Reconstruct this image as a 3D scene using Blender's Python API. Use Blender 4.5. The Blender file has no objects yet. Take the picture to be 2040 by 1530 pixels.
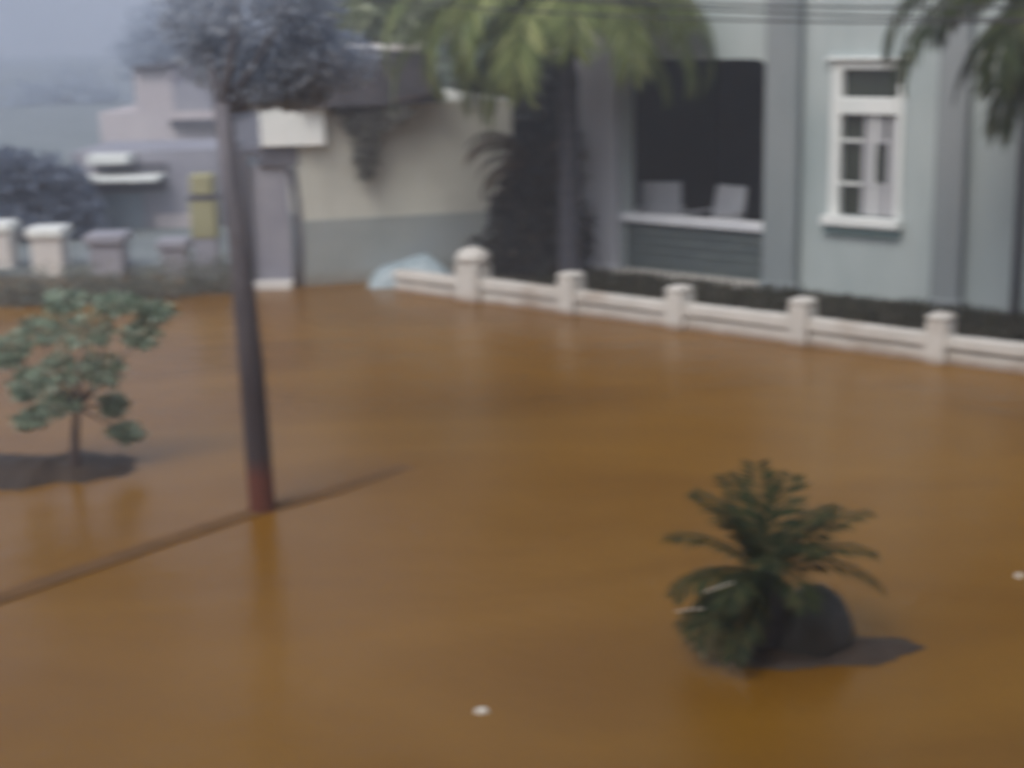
import bpy, math, random
from mathutils import Vector, Matrix

# ------------------------------------------------------------------ camera, sky, sun, exposure
S = bpy.context.scene
COL = S.collection
W, H, F = 2040.0, 1530.0, 3000.0            # photograph size and focal length in its pixels
CAM_Z = 3.4
PITCH = math.atan((765 - 50) / F)
ROLL = -0.022
cam_data = bpy.data.cameras.new('camera')
cam_data.sensor_width = 36.0
cam_data.lens = 36.0 * F / W
cam_data.clip_start = 0.05
cam_data.clip_end = 2000.0
cam = bpy.data.objects.new('camera', cam_data)
COL.objects.link(cam)
ROT = Matrix.Rotation(math.pi / 2 - PITCH, 3, 'X') @ Matrix.Rotation(ROLL, 3, 'Z')
cam.matrix_world = Matrix.Translation((0, 0, CAM_Z)) @ ROT.to_4x4()
S.camera = cam
# the soft, out-of-focus lens of the photograph
cam_data.dof.use_dof = True
cam_data.dof.focus_distance = 1.6
cam_data.dof.aperture_fstop = 5.8
cam_data.dof.aperture_ratio = 0.6

SUN_EL, SUN_AZ = 52.0, 212.0                 # azimuth clockwise from +Y
world = bpy.data.worlds.new('World')
S.world = world
world.use_nodes = True
wn = world.node_tree
bg = wn.nodes['Background']
sky = wn.nodes.new('ShaderNodeTexSky')
sky.sky_type = 'NISHITA'
sky.sun_disc = False
sky.sun_elevation = math.radians(SUN_EL)
sky.sun_rotation = math.radians(SUN_AZ)
sky.air_density = 1.0
sky.dust_density = 4.0
sky.ozone_density = 1.0
soft = wn.nodes.new('ShaderNodeHueSaturation')   # thin cloud: the blue is muted
soft.inputs['Saturation'].default_value = 0.55
wn.links.new(sky.outputs[0], soft.inputs['Color'])
wn.links.new(soft.outputs[0], bg.inputs[0])
bg.inputs[1].default_value = 0.115
sun_data = bpy.data.lights.new('sun', 'SUN')
sun_data.energy = 0.7
sun_data.angle = math.radians(25)
sun_data.color = (1.0, 0.95, 0.87)
sun = bpy.data.objects.new('sun', sun_data)
COL.objects.link(sun)
e, a = math.radians(SUN_EL), math.radians(SUN_AZ)
sdir = Vector((math.sin(a) * math.cos(e), math.cos(a) * math.cos(e), math.sin(e)))
sun.rotation_euler = (-sdir).to_track_quat('-Z', 'Y').to_euler()
S.view_settings.view_transform = 'Standard'
S.view_settings.look = 'None'
S.view_settings.exposure = 0.66
S.view_settings.gamma = 1.0
S.cycles.use_denoising = True
S.cycles.max_bounces = 8
S.cycles.volume_bounces = 2
S.cycles.sample_clamp_indirect = 4.0


# ------------------------------------------------------------------ placing helpers
def ray(x, y):
    return ROT @ Vector(((x - W / 2) / F, (H / 2 - y) / F, -1.0))


def on_z(x, y, z=0.0):
    """the point at height z seen at a place of the photograph"""
    d = ray(x, y)
    t = (z - CAM_Z) / d.z
    return Vector((d.x * t, d.y * t, z))


def at(x, y, Y):
    """the point Y metres away along the view seen at a place of the photograph"""
    d = ray(x, y)
    t = Y / d.y
    return Vector((d.x * t, Y, CAM_Z + d.z * t))


# ------------------------------------------------------------------ scene helpers
def tag(o, label=None, cat=None, group=None, kind=None):
    if label: o['label'] = label
    if cat: o['category'] = cat
    if group: o['group'] = group
    if kind: o['kind'] = kind
    return o


def empty(name, loc=(0, 0, 0), rz=0.0):
    o = bpy.data.objects.new(name, None)
    COL.objects.link(o)
    o.empty_display_size = 0.2
    o.location = loc
    o.rotation_euler = (0, 0, rz)
    return o


class MB:
    """collects shapes and links them as ONE mesh object"""
    def __init__(self):
        self.v, self.f, self.smooth = [], [], []

    def add(self, verts, faces, smooth=False):
        b = len(self.v)
        self.v += [tuple(p) for p in verts]
        self.f += [tuple(i + b for i in q) for q in faces]
        self.smooth += [smooth] * len(faces)

    def box(self, x0, x1, y0, y1, z0, z1, bev=0.0):
        if bev <= 0:
            self.add([(x0, y0, z0), (x1, y0, z0), (x1, y1, z0), (x0, y1, z0),
                      (x0, y0, z1), (x1, y0, z1), (x1, y1, z1), (x0, y1, z1)],
                     [(0, 3, 2, 1), (4, 5, 6, 7), (0, 1, 5, 4), (1, 2, 6, 5), (2, 3, 7, 6), (3, 0, 4, 7)])
            return self
        b = bev
        def ring(i, z):
            return [(x0 + i + b, y0 + i, z), (x1 - i - b, y0 + i, z), (x1 - i, y0 + i + b, z), (x1 - i, y1 - i - b, z),
                    (x1 - i - b, y1 - i, z), (x0 + i + b, y1 - i, z), (x0 + i, y1 - i - b, z), (x0 + i, y0 + i + b, z)]
        rings = [ring(b, z0), ring(0, z0 + b), ring(0, z1 - b), ring(b, z1)]
        v = [p for r in rings for p in r]
        f = [tuple(range(7, -1, -1)), tuple(range(24, 32))]
        for k in range(3):
            for j in range(8):
                f.append((k * 8 + j, k * 8 + (j + 1) % 8, k * 8 + 8 + (j + 1) % 8, k * 8 + 8 + j))
        self.add(v, f)
        return self

    def prism(self, poly, y0, y1):
        """polygon in x/z extruded along y"""
        n = len(poly)
        v = [(p[0], y0, p[1]) for p in poly] + [(p[0], y1, p[1]) for p in poly]
        f = [tuple(range(n)), tuple(range(2 * n - 1, n - 1, -1))]
        f += [(j, n + j, n + (j + 1) % n, (j + 1) % n) for j in range(n)]
        self.add(v, f)
        return self

    def tube(self, pts, radii, n=8, smooth=True, wob=0.0, rnd=None):
        pts = [Vector(p) for p in pts]
        v, f = [], []
        for i, p in enumerate(pts):
            d = (pts[min(i + 1, len(pts) - 1)] - pts[max(i - 1, 0)]).normalized()
            up = Vector((0, 0, 1)) if abs(d.z) < 0.9 else Vector((1, 0, 0))
            s = d.cross(up).normalized()
            t = s.cross(d)
            for j in range(n):
                q = 2 * math.pi * j / n
                r = radii[i] * (1 + (rnd.uniform(-wob, wob) if rnd else 0))
                v.append(p + (s * math.cos(q) + t * math.sin(q)) * r)
        for i in range(len(pts) - 1):
            for j in range(n):
                f.append((i * n + j, i * n + (j + 1) % n, (i + 1) * n + (j + 1) % n, (i + 1) * n + j))
        f.append(tuple(range(n - 1, -1, -1)))
        f.append(tuple(range((len(pts) - 1) * n, len(pts) * n)))
        self.add(v, f, smooth)
        return self

    def leaf(self, p, d, side, L, wd, fold=0.0):
        p, d, side = Vector(p), Vector(d), Vector(side)
        m = p + d * L * 0.45
        nrm = d.cross(side).normalized() * fold
        self.add([p, m + side * wd * 0.5 + nrm * wd, p + d * L, m - side * wd * 0.5 + nrm * wd], [(0, 1, 2, 3)])

    def clump(self, c, r, n, size, rnd, aspect=0.5, shell=0.45):
        """n leaves scattered through an uneven ellipsoid"""
        c = Vector(c)
        for _ in range(n):
            q = Vector((rnd.gauss(0, 1), rnd.gauss(0, 1), rnd.gauss(0, 1)))
            q.normalize()
            k = shell + (1 - shell) * rnd.random() ** 0.7
            p = c + Vector((q.x * r[0], q.y * r[1], q.z * r[2])) * k
            d = (q + Vector((rnd.uniform(-1, 1), rnd.uniform(-1, 1), rnd.uniform(-1.3, 0.5)))).normalized()
            s = d.cross(Vector((rnd.uniform(-1, 1), rnd.uniform(-1, 1), rnd.uniform(-1, 1)))).normalized()
            L = size * rnd.uniform(0.6, 1.4)
            self.leaf(p, d, s, L, L * aspect, 0.12)
        return self

    def build(self, name, mat, parent=None, loc=None):
        me = bpy.data.meshes.new(name)
        me.from_pydata(self.v, [], self.f)
        me.polygons.foreach_set('use_smooth', self.smooth)
        me.materials.append(mat)
        me.update()
        o = bpy.data.objects.new(name, me)
        COL.objects.link(o)
        if parent: o.parent = parent
        if loc is not None: o.location = loc
        return o


def dup(root, loc, rz, label):
    """a copy of a thing with its parts and sub-parts"""
    def tree(o, parent):
        c = o.copy()
        COL.objects.link(c)
        c.parent = parent
        for ch in o.children:
            tree(ch, c)
        return c
    c = tree(root, None)
    c.location, c.rotation_euler = loc, (0, 0, rz)
    c['label'] = label
    return c


# ------------------------------------------------------------------ materials
def nodes_of(name):
    m = bpy.data.materials.new(name)
    m.use_nodes = True
    return m, m.node_tree, m.node_tree.nodes['Principled BSDF']


def paint(name, c1, c2=None, scale=2.0, rough=0.8, bump=0.3, detail=6.0, stretch=(1, 1, 1), lo=0.35, hi=0.65,
          dirt=None, dirt_scale=0.8, dirt_lo=0.5, dirt_hi=0.75):
    """noise-mottled surface, with patches of dirt of a second colour"""
    m, t, p = nodes_of(name)
    N, Lk = t.nodes, t.links
    co = N.new('ShaderNodeTexCoord')
    mp = N.new('ShaderNodeMapping')
    mp.inputs['Scale'].default_value = stretch
    Lk.new(co.outputs['Object'], mp.inputs['Vector'])
    nz = N.new('ShaderNodeTexNoise')
    nz.inputs['Scale'].default_value = scale
    nz.inputs['Detail'].default_value = detail
    nz.inputs['Roughness'].default_value = 0.65
    Lk.new(mp.outputs[0], nz.inputs['Vector'])
    cr = N.new('ShaderNodeValToRGB')
    cr.color_ramp.elements[0].position = lo
    cr.color_ramp.elements[1].position = hi
    cr.color_ramp.elements[0].color = (*c1, 1)
    cr.color_ramp.elements[1].color = (*(c2 or c1), 1)
    Lk.new(nz.outputs['Fac'], cr.inputs[0])
    out = cr.outputs[0]
    if dirt:
        n2 = N.new('ShaderNodeTexNoise')
        n2.inputs['Scale'].default_value = dirt_scale
        n2.inputs['Detail'].default_value = 8
        Lk.new(mp.outputs[0], n2.inputs['Vector'])
        r2 = N.new('ShaderNodeMapRange')
        r2.inputs['From Min'].default_value = dirt_lo
        r2.inputs['From Max'].default_value = dirt_hi
        Lk.new(n2.outputs['Fac'], r2.inputs['Value'])
        mx = N.new('ShaderNodeMixRGB')
        mx.inputs['Color2'].default_value = (*dirt, 1)
        Lk.new(r2.outputs[0], mx.inputs['Fac'])
        Lk.new(out, mx.inputs['Color1'])
        out = mx.outputs[0]
    Lk.new(out, p.inputs['Base Color'])
    p.inputs['Roughness'].default_value = rough
    if bump:
        bp = N.new('ShaderNodeBump')
        bp.inputs['Strength'].default_value = bump
        bp.inputs['Distance'].default_value = 0.01
        n3 = N.new('ShaderNodeTexNoise')
        n3.inputs['Scale'].default_value = scale * 12
        n3.inputs['Detail'].default_value = 4
        Lk.new(mp.outputs[0], n3.inputs['Vector'])
        Lk.new(n3.outputs['Fac'], bp.inputs['Height'])
        Lk.new(bp.outputs[0], p.inputs['Normal'])
    return m


def tide(m, c, z0, z1, amt=1.0, wob=0.08):
    """a stain of colour c up to a ragged line between the heights z0 and z1 of the object"""
    t = m.node_tree
    N, Lk = t.nodes, t.links
    p = N['Principled BSDF']
    src = p.inputs['Base Color'].links[0].from_socket
    co = N.new('ShaderNodeTexCoord')
    sp = N.new('ShaderNodeSeparateXYZ')
    Lk.new(co.outputs['Object'], sp.inputs[0])
    nz = N.new('ShaderNodeTexNoise')
    nz.inputs['Scale'].default_value = 5.0
    nz.inputs['Detail'].default_value = 6
    Lk.new(co.outputs['Object'], nz.inputs['Vector'])
    ma = N.new('ShaderNodeMath')
    ma.operation = 'MULTIPLY_ADD'
    ma.inputs[1].default_value = wob * 2
    Lk.new(nz.outputs['Fac'], ma.inputs[0])
    Lk.new(sp.outputs['Z'], ma.inputs[2])
    mr = N.new('ShaderNodeMapRange')
    mr.inputs['From Min'].default_value = z0 + wob
    mr.inputs['From Max'].default_value = z1 + wob
    mr.inputs['To Min'].default_value = amt
    mr.inputs['To Max'].default_value = 0.0
    Lk.new(ma.outputs[0], mr.inputs['Value'])
    mx = N.new('ShaderNodeMixRGB')
    mx.inputs['Color2'].default_value = (*c, 1)
    Lk.new(mr.outputs[0], mx.inputs['Fac'])
    Lk.new(src, mx.inputs['Color1'])
    Lk.new(mx.outputs[0], p.inputs['Base Color'])
    return m


def leafmat(name, c1, c2, c3=None, rough=0.7, trans=0.25):
    """foliage: each leaf its own tone"""
    m, t, p = nodes_of(name)
    N, Lk = t.nodes, t.links
    g = N.new('ShaderNodeNewGeometry')
    cr = N.new('ShaderNodeValToRGB')
    cr.color_ramp.elements[0].color = (*c1, 1)
    cr.color_ramp.elements[1].color = (*c2, 1)
    if c3:
        cr.color_ramp.elements[1].position = 0.72
        k = cr.color_ramp.elements.new(1.0)
        k.color = (*c3, 1)
    Lk.new(g.outputs['Random Per Island'], cr.inputs[0])
    Lk.new(cr.outputs[0], p.inputs['Base Color'])
    p.inputs['Roughness'].default_value = rough
    p.inputs['Specular IOR Level'].default_value = 0.2
    tr = N.new('ShaderNodeBsdfTranslucent')
    Lk.new(cr.outputs[0], tr.inputs[0])
    mx = N.new('ShaderNodeMixShader')
    mx.inputs[0].default_value = trans
    Lk.new(p.outputs[0], mx.inputs[1])
    Lk.new(tr.outputs[0], mx.inputs[2])
    Lk.new(mx.outputs[0], t.nodes['Material Output'].inputs[0])
    return m


def water_material():
    m, t, p = nodes_of('flood_water')
    N, Lk = t.nodes, t.links
    co = N.new('ShaderNodeTexCoord')
    # drifting bands of thicker and thinner silt
    mp = N.new('ShaderNodeMapping')
    mp.inputs['Rotation'].default_value = (0, 0, math.radians(22))
    mp.inputs['Scale'].default_value = (0.22, 0.5, 1)
    Lk.new(co.outputs['Object'], mp.inputs['Vector'])
    nz = N.new('ShaderNodeTexNoise')
    nz.inputs['Scale'].default_value = 1.1
    nz.inputs['Detail'].default_value = 5
    nz.inputs['Distortion'].default_value = 0.8
    Lk.new(mp.outputs[0], nz.inputs['Vector'])
    cr = N.new('ShaderNodeValToRGB')
    cr.color_ramp.elements[0].position = 0.3
    cr.color_ramp.elements[1].position = 0.72
    cr.color_ramp.elements[0].color = (0.165, 0.072, 0.004, 1)
    cr.color_ramp.elements[1].color = (0.238, 0.114, 0.011, 1)
    Lk.new(nz.outputs['Fac'], cr.inputs[0])
    Lk.new(cr.outputs[0], p.inputs['Base Color'])
    p.inputs['IOR'].default_value = 1.33
    p.inputs['Specular IOR Level'].default_value = 0.46
    p.inputs['Roughness'].default_value = 0.27
    # two scales of ripple
    n1 = N.new('ShaderNodeTexNoise')
    n1.inputs['Scale'].default_value = 1.6
    n1.inputs['Detail'].default_value = 3
    Lk.new(co.outputs['Object'], n1.inputs['Vector'])
    n2 = N.new('ShaderNodeTexNoise')
    n2.inputs['Scale'].default_value = 9.0
    n2.inputs['Detail'].default_value = 3
    Lk.new(co.outputs['Object'], n2.inputs['Vector'])
    ad = N.new('ShaderNodeMath')
    ad.operation = 'MULTIPLY_ADD'
    ad.inputs[1].default_value = 0.30
    Lk.new(n2.outputs['Fac'], ad.inputs[0])
    Lk.new(n1.outputs['Fac'], ad.inputs[2])
    bp = N.new('ShaderNodeBump')
    bp.inputs['Strength'].default_value = 0.32
    bp.inputs['Distance'].default_value = 0.05
    Lk.new(ad.outputs[0], bp.inputs['Height'])
    Lk.new(bp.outputs[0], p.inputs['Normal'])
    return m


M = dict(
    water=water_material(),
    mud=paint('mud', (0.09, 0.06, 0.04), (0.16, 0.11, 0.07), 1.5, 0.9),
    garden=paint('garden_soil', (0.035, 0.03, 0.022), (0.07, 0.06, 0.04), 3.0, 0.95, 0.6),
    bank=paint('dull_grass_bank', (0.16, 0.19, 0.20), (0.22, 0.25, 0.26), 0.6, 0.95),
    kerb=paint('wet_kerb', (0.105, 0.048, 0.008), (0.15, 0.070, 0.014), 3.0, 0.8, 0.4),
    housewall=paint('pale_house_paint', (0.385, 0.445, 0.445), (0.455, 0.51, 0.505), 1.2, 0.75, 0.25,
                    dirt=(0.30, 0.365, 0.37), dirt_scale=0.9, stretch=(1, 1, 0.35)),
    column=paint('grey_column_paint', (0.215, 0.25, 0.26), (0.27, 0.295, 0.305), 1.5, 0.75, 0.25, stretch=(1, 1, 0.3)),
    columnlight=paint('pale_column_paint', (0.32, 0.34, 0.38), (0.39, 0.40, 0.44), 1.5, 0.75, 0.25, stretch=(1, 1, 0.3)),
    white=paint('white_paint', (0.72, 0.76, 0.74), (0.80, 0.82, 0.80), 3.0, 0.6, 0.15),
    offwhite=paint('worn_white_paint', (0.60, 0.58, 0.56), (0.72, 0.70, 0.66), 2.0, 0.7, 0.2),
    fence=paint('weathered_fence_paint', (0.56, 0.54, 0.50), (0.67, 0.645, 0.60), 3.0, 0.85, 0.5,
                dirt=(0.36, 0.29, 0.23), dirt_scale=1.6, dirt_lo=0.52, dirt_hi=0.8),
    dark_room=paint('dark_room_plaster', (0.014, 0.020, 0.034), (0.022, 0.03, 0.045), 1.5, 0.85, 0.2),  # gloom of the deep verandah put into the wall colour
    balus=paint('dark_balustrade_paint', (0.06, 0.08, 0.09), (0.10, 0.125, 0.125), 2.0, 0.6, 0.3, stretch=(1, 1, 6)),
    rail=paint('pale_rail_paint', (0.58, 0.60, 0.64), (0.68, 0.70, 0.73), 2.0, 0.55, 0.1),
    slab=paint('verandah_slab', (0.42, 0.41, 0.38), (0.52, 0.50, 0.46), 3.0, 0.8, 0.4),
    shutter=paint('pale_shutter_paint', (0.36, 0.37, 0.39), (0.44, 0.44, 0.46), 2.0, 0.6, 0.2),
    tealshade=paint('teal_ledge_paint', (0.10, 0.16, 0.17), (0.14, 0.20, 0.20), 3.0, 0.7, 0.2),
    cream=paint('cream_plaster', (0.51, 0.515, 0.455), (0.59, 0.59, 0.525), 1.1, 0.85, 0.3,
                dirt=(0.36, 0.36, 0.33), dirt_scale=0.8, dirt_lo=0.5, dirt_hi=0.8),
    dado=paint('grey_dado_plaster', (0.27, 0.30, 0.295), (0.34, 0.365, 0.355), 1.2, 0.85, 0.3,
               dirt=(0.30, 0.34, 0.36), dirt_scale=1.0),
    roof=paint('dark_roof_tiles', (0.06, 0.06, 0.075), (0.11, 0.105, 0.12), 4.0, 0.8, 0.8),
    gate=paint('grey_gate_metal', (0.26, 0.26, 0.31), (0.34, 0.34, 0.38), 1.5, 0.5, 0.2),
    darkmetal=paint('dark_metal', (0.09, 0.09, 0.115), (0.13, 0.13, 0.15), 3.0, 0.5, 0.2),
    yellow=paint('faded_yellow_paint', (0.30, 0.29, 0.17), (0.38, 0.37, 0.22), 2.0, 0.7, 0.3),
    bluewall=paint('blue_grey_paint', (0.22, 0.28, 0.34), (0.30, 0.36, 0.41), 1.0, 0.7, 0.2),
    palepink=paint('pale_pinkish_plaster', (0.46, 0.42, 0.44), (0.56, 0.52, 0.53), 0.8, 0.85, 0.2),
    lightblue=paint('light_blue_plastic', (0.28, 0.36, 0.40), (0.38, 0.46, 0.50), 3.0, 0.4, 0.3),
    drybark=paint('dry_grey_bark', (0.10, 0.095, 0.11), (0.17, 0.16, 0.175), 6.0, 0.9, 1.0, stretch=(1, 1, 0.25)),
    bark=paint('dark_bark', (0.055, 0.04, 0.042), (0.10, 0.075, 0.07), 6.0, 0.9, 1.0, stretch=(1, 1, 0.25)),
    barkred=paint('wet_red_bark', (0.13, 0.035, 0.02), (0.18, 0.055, 0.03), 6.0, 0.6, 0.8, stretch=(1, 1, 0.25)),
    palmbark=paint('palm_bark', (0.035, 0.038, 0.055), (0.075, 0.075, 0.09), 5.0, 0.9, 1.0, stretch=(0.4, 0.4, 3)),
    darkmud=paint('dark_wet_mud', (0.028, 0.018, 0.012), (0.05, 0.032, 0.02), 4.0, 0.6, 1.0),  # mud of the left bank; also stands in for shade under the small palm
    stone=paint('dark_wet_stone', (0.014, 0.016, 0.015), (0.034, 0.036, 0.036), 3.0, 0.45, 0.9),
    wire=paint('black_cable', (0.03, 0.03, 0.03), (0.04, 0.04, 0.04), 3.0, 0.6, 0.0),
    litter=paint('white_plastic_scrap', (0.7, 0.66, 0.58), (0.8, 0.76, 0.68), 5.0, 0.4, 0.2),
    glass=paint('dark_window_glass', (0.02, 0.028, 0.022), (0.035, 0.045, 0.035), 2.0, 0.12, 0.0),
    furniture=paint('grey_plastic_chair', (0.36, 0.38, 0.42), (0.46, 0.47, 0.50), 2.0, 0.5, 0.1),
    l_palm=leafmat('palm_leaf', (0.11, 0.15, 0.05), (0.22, 0.27, 0.10), (0.36, 0.38, 0.17)),
    l_palmdark=leafmat('dark_palm_leaf', (0.02, 0.03, 0.012), (0.05, 0.07, 0.022), (0.10, 0.10, 0.03)),
    l_cycad=leafmat('small_palm_leaf', (0.012, 0.022, 0.007), (0.026, 0.045, 0.015), (0.065, 0.06, 0.02), trans=0.15),
    l_yellowing=leafmat('yellowing_palm_leaf', (0.05, 0.05, 0.016), (0.12, 0.11, 0.04), (0.24, 0.22, 0.13), trans=0.15),
    l_droop=leafmat('dusty_drooping_leaf', (0.14, 0.14, 0.125), (0.22, 0.22, 0.195), (0.30, 0.29, 0.26), trans=0.3),
    l_dead=leafmat('brown_dry_leaf', (0.045, 0.032, 0.02), (0.09, 0.06, 0.035), trans=0.1),
    l_bush=leafmat('dark_bush_leaf', (0.018, 0.022, 0.025), (0.04, 0.045, 0.045), (0.07, 0.06, 0.055), trans=0.1),
    l_shrub=leafmat('grey_green_leaf', (0.15, 0.21, 0.16), (0.28, 0.36, 0.27), (0.42, 0.49, 0.40)),
    l_haze=leafmat('blue_grey_leaf', (0.36, 0.41, 0.49), (0.48, 0.54, 0.62), (0.58, 0.63, 0.70), trans=0.5),  # veil of haze put into the pale bluish leaf colour
    l_far=leafmat('far_tree_leaf', (0.11, 0.14, 0.20), (0.19, 0.23, 0.31), (0.26, 0.30, 0.38)),  # distance haze mixed into the lightened, bluer leaf tones
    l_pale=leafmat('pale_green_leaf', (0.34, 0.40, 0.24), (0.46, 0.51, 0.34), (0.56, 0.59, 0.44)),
    l_hedge=leafmat('dull_hedge_leaf', (0.12, 0.135, 0.12), (0.22, 0.235, 0.20), (0.30, 0.315, 0.27)),
    l_grass=leafmat('dark_ground_plants', (0.02, 0.022, 0.014), (0.05, 0.05, 0.028), trans=0.1),
    hill=paint('misty_hill_woods', (0.30, 0.33, 0.37), (0.38, 0.41, 0.45), 0.05, 0.95, 0.0),  # mist put into the pale hill colour
)

tide(M['fence'], (0.20, 0.11, 0.05), 0.02, 0.10, 0.75, 0.05)
tide(M['dado'], (0.22, 0.18, 0.13), 0.05, 0.22, 0.6, 0.08)
M['floodbark'] = tide(tide(paint('leaning_tree_bark', (0.10, 0.095, 0.11), (0.19, 0.18, 0.20), 7.0, 0.9, 1.0, stretch=(1, 1, 0.25)),
                           (0.045, 0.034, 0.038), 0.9, 2.3, 1.0, 0.1), (0.13, 0.034, 0.018), 0.24, 0.42, 0.9, 0.06)  # haze painted into the paler upper bark; dark lower down, reddish at the foot

# ------------------------------------------------------------------ setting: ground, water, hills
ground = MB()
ground.box(-345, 345, -60, 440, -1.4, -0.6)
tag(ground.build('ground', M['mud']), kind='structure')
wat = MB()
wat.add([(-345, -60, 0), (345, -60, 0), (345, 440, 0), (-345, 440, 0)], [(0, 1, 2, 3)])
tag(wat.build('water', M['water']), kind='structure')

rnd = random.Random(5)
hb = MB()
n = 60
hv = []
for i in range(n + 1):
    x = -330 + i * 7.5
    h = 20 + 9 * math.sin(i * 0.21 + 0.6) + 4 * math.sin(i * 0.63) + rnd.uniform(-0.8, 0.8)
    hv += [(x, 250, -0.5), (x, 262, h * 0.55), (x, 285, h * 0.9), (x, 315, h), (x, 420, -0.5)]
hf = []
for i in range(n):
    for j in range(4):
        q = i * 5 + j
        hf.append((q, q + 5, q + 6, q + 1))
hb.add(hv, hf, True)
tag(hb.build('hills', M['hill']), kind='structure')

# ------------------------------------------------------------------ boundary wall with posts
F0, F1 = on_z(945, 600), on_z(1870, 722)
tdir = (F1 - F0).normalized()
ndir = Vector((-tdir.y, tdir.x, 0))          # away from the camera
RZ = math.atan2(tdir.y, tdir.x)
FENCE_LEN = (F1 - F0).length
STEP = FENCE_LEN / 4


def local(p, origin):
    q = p - origin
    return q.dot(tdir), q.dot(ndir), q.z


def on_plane(x, y, origin):
    """(u, w) of a place of the photograph on the upright plane through origin along the wall direction"""
    d = ray(x, y)
    o = Vector((0, 0, CAM_Z))
    t = (origin - o).dot(ndir) / d.dot(ndir)
    u, _, w = local(o + d * t, origin)
    return u, w


bw = empty('boundary_wall', F0, RZ)
tag(bw, 'low weathered white wall with stubby posts standing in the brown water before the house', 'wall')
b = MB()
b.box(-1.35, FENCE_LEN + 4.6, -0.05, 0.05, -0.6, 0.13)
b.build('wall_panel', M['fence'], bw)
rnd = random.Random(41)
for k in range(-1, 8):                        # one rail to a bay, each a little out of true
    x0 = max(-1.35, k * STEP + 0.002)
    x1 = min(FENCE_LEN + 4.6, (k + 1) * STEP - 0.002)
    b = MB()
    b.box(x0, x1, -0.085, 0.085, 0.17, 0.30, 0.015)
    t0, t1, sg = rnd.uniform(-0.018, 0.012), rnd.uniform(-0.018, 0.012), rnd.uniform(0.0, 0.012)
    b.v = [(x, y + 0.3 * (t0 if x < (x0 + x1) / 2 else t1), z + (t0 if x < (x0 + x1) / 2 else t1) * (z > 0.2)) for x, y, z in b.v]
    b.build('top_rail', M['fence'], bw)
b = MB()
b.box(-1.35, FENCE_LEN + 4.6, -0.03, 0.03, 0.13, 0.17)
b.build('groove', M['slab'], bw)
for k in range(1, 8):
    b = MB()
    u = k * STEP
    hp = 0.50 + 0.015 * math.sin(k * 2.3)
    b.box(u - 0.11, u + 0.11, -0.13, 0.13, -0.6, hp - 0.07, 0.012)
    b.box(u - 0.118, u + 0.118, -0.138, 0.138, hp - 0.069, hp, 0.03)
    tx, ty, sc = rnd.uniform(-0.035, 0.035), rnd.uniform(-0.03, 0.03), rnd.uniform(0.95, 1.12)
    b.v = [(u + (x - u) * sc + tx * z, y * sc + ty * z, z) for x, y, z in b.v]
    p = b.build('post', M['fence'], bw)
# the broad rounded end post
b = MB()
b.box(-0.17, 0.17, -0.18, 0.18, -0.6, 0.50, 0.03)
prof = [(0.19, 0.50), (0.215, 0.53), (0.22, 0.57), (0.20, 0.62), (0.15, 0.66), (0.07, 0.69), (0.01, 0.70)]
n = 16
v = [(r * math.cos(2 * math.pi * j / n), r * math.sin(2 * math.pi * j / n), z) for r, z in prof for j in range(n)]
f = [(i * n + j, i * n + (j + 1) % n, (i + 1) * n + (j + 1) % n, (i + 1) * n + j) for i in range(len(prof) - 1) for j in range(n)]
f += [tuple(range(n - 1, -1, -1)), tuple(range((len(prof) - 1) * n, len(prof) * n))]
b.add(v, f, True)
p = b.build('end_post', M['fence'], bw)
p['label'] = 'broad end post with a rounded cap'

# garden strip between boundary wall and house
HO = F0 + ndir * 2.05                         # house origin, on the front face of its wall
GZ = 0.16
b = MB()
b.box(-0.6, FENCE_LEN + 4.6, 0.09, 12.0, -0.6, GZ)
o = b.build('garden_bed', M['garden'], None, F0)
o.rotation_euler = (0, 0, RZ)
tag(o, kind='structure')
b = MB()
rnd = random.Random(9)
for _ in range(5200):
    p = Vector((rnd.uniform(0.3, FENCE_LEN + 4.4), rnd.uniform(0.25, 1.85), GZ))
    d = Vector((rnd.uniform(-0.6, 0.6), rnd.uniform(-0.6, 0.6), 1)).normalized()
    s = d.cross(Vector((rnd.uniform(-1, 1), rnd.uniform(-1, 1), 0.1))).normalized()
    b.leaf(p, d, s, rnd.uniform(0.05, 0.17), 0.03)
o = b.build('ground_cover', M['l_grass'], None, F0)
o.rotation_euler = (0, 0, RZ)
tag(o, 'low dark plants covering the soil between the low wall and the house', 'ground cover', kind='stuff')

# ------------------------------------------------------------------ the pale house
def U(x, y=450): return on_plane(x, y, HO)[0]
def Wz(x, y): return on_plane(x, y, HO)[1]

house = empty('pale_house', HO, RZ)
tag(house, 'pale grey green house with a dark open verandah and a tall white window', 'house')
uL, uR = U(1160), U(2040) + 4.0
o0, o1 = U(1243, 400), U(1527, 400)           # verandah opening
wTop = Wz(1400, 118)
wFl = Wz(1360, 545)
n0, n1 = U(1655, 300), U(1800, 300)           # window opening
nb, nt = Wz(1725, 432), Wz(1725, 122)
HT = 7.2  # unseen upper storey added to darken reflections in the near water
TH = 0.24
b = MB()
b.box(uL, o0, 0, TH, -0.3, HT)
b.box(o1, n0, 0, TH, -0.3, HT)
b.box(n1, uR, 0, TH, -0.3, HT)
b.box(n0, n1, 0, TH, -0.3, nb)
b.box(n0, n1, 0, TH, nt, HT)
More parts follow.
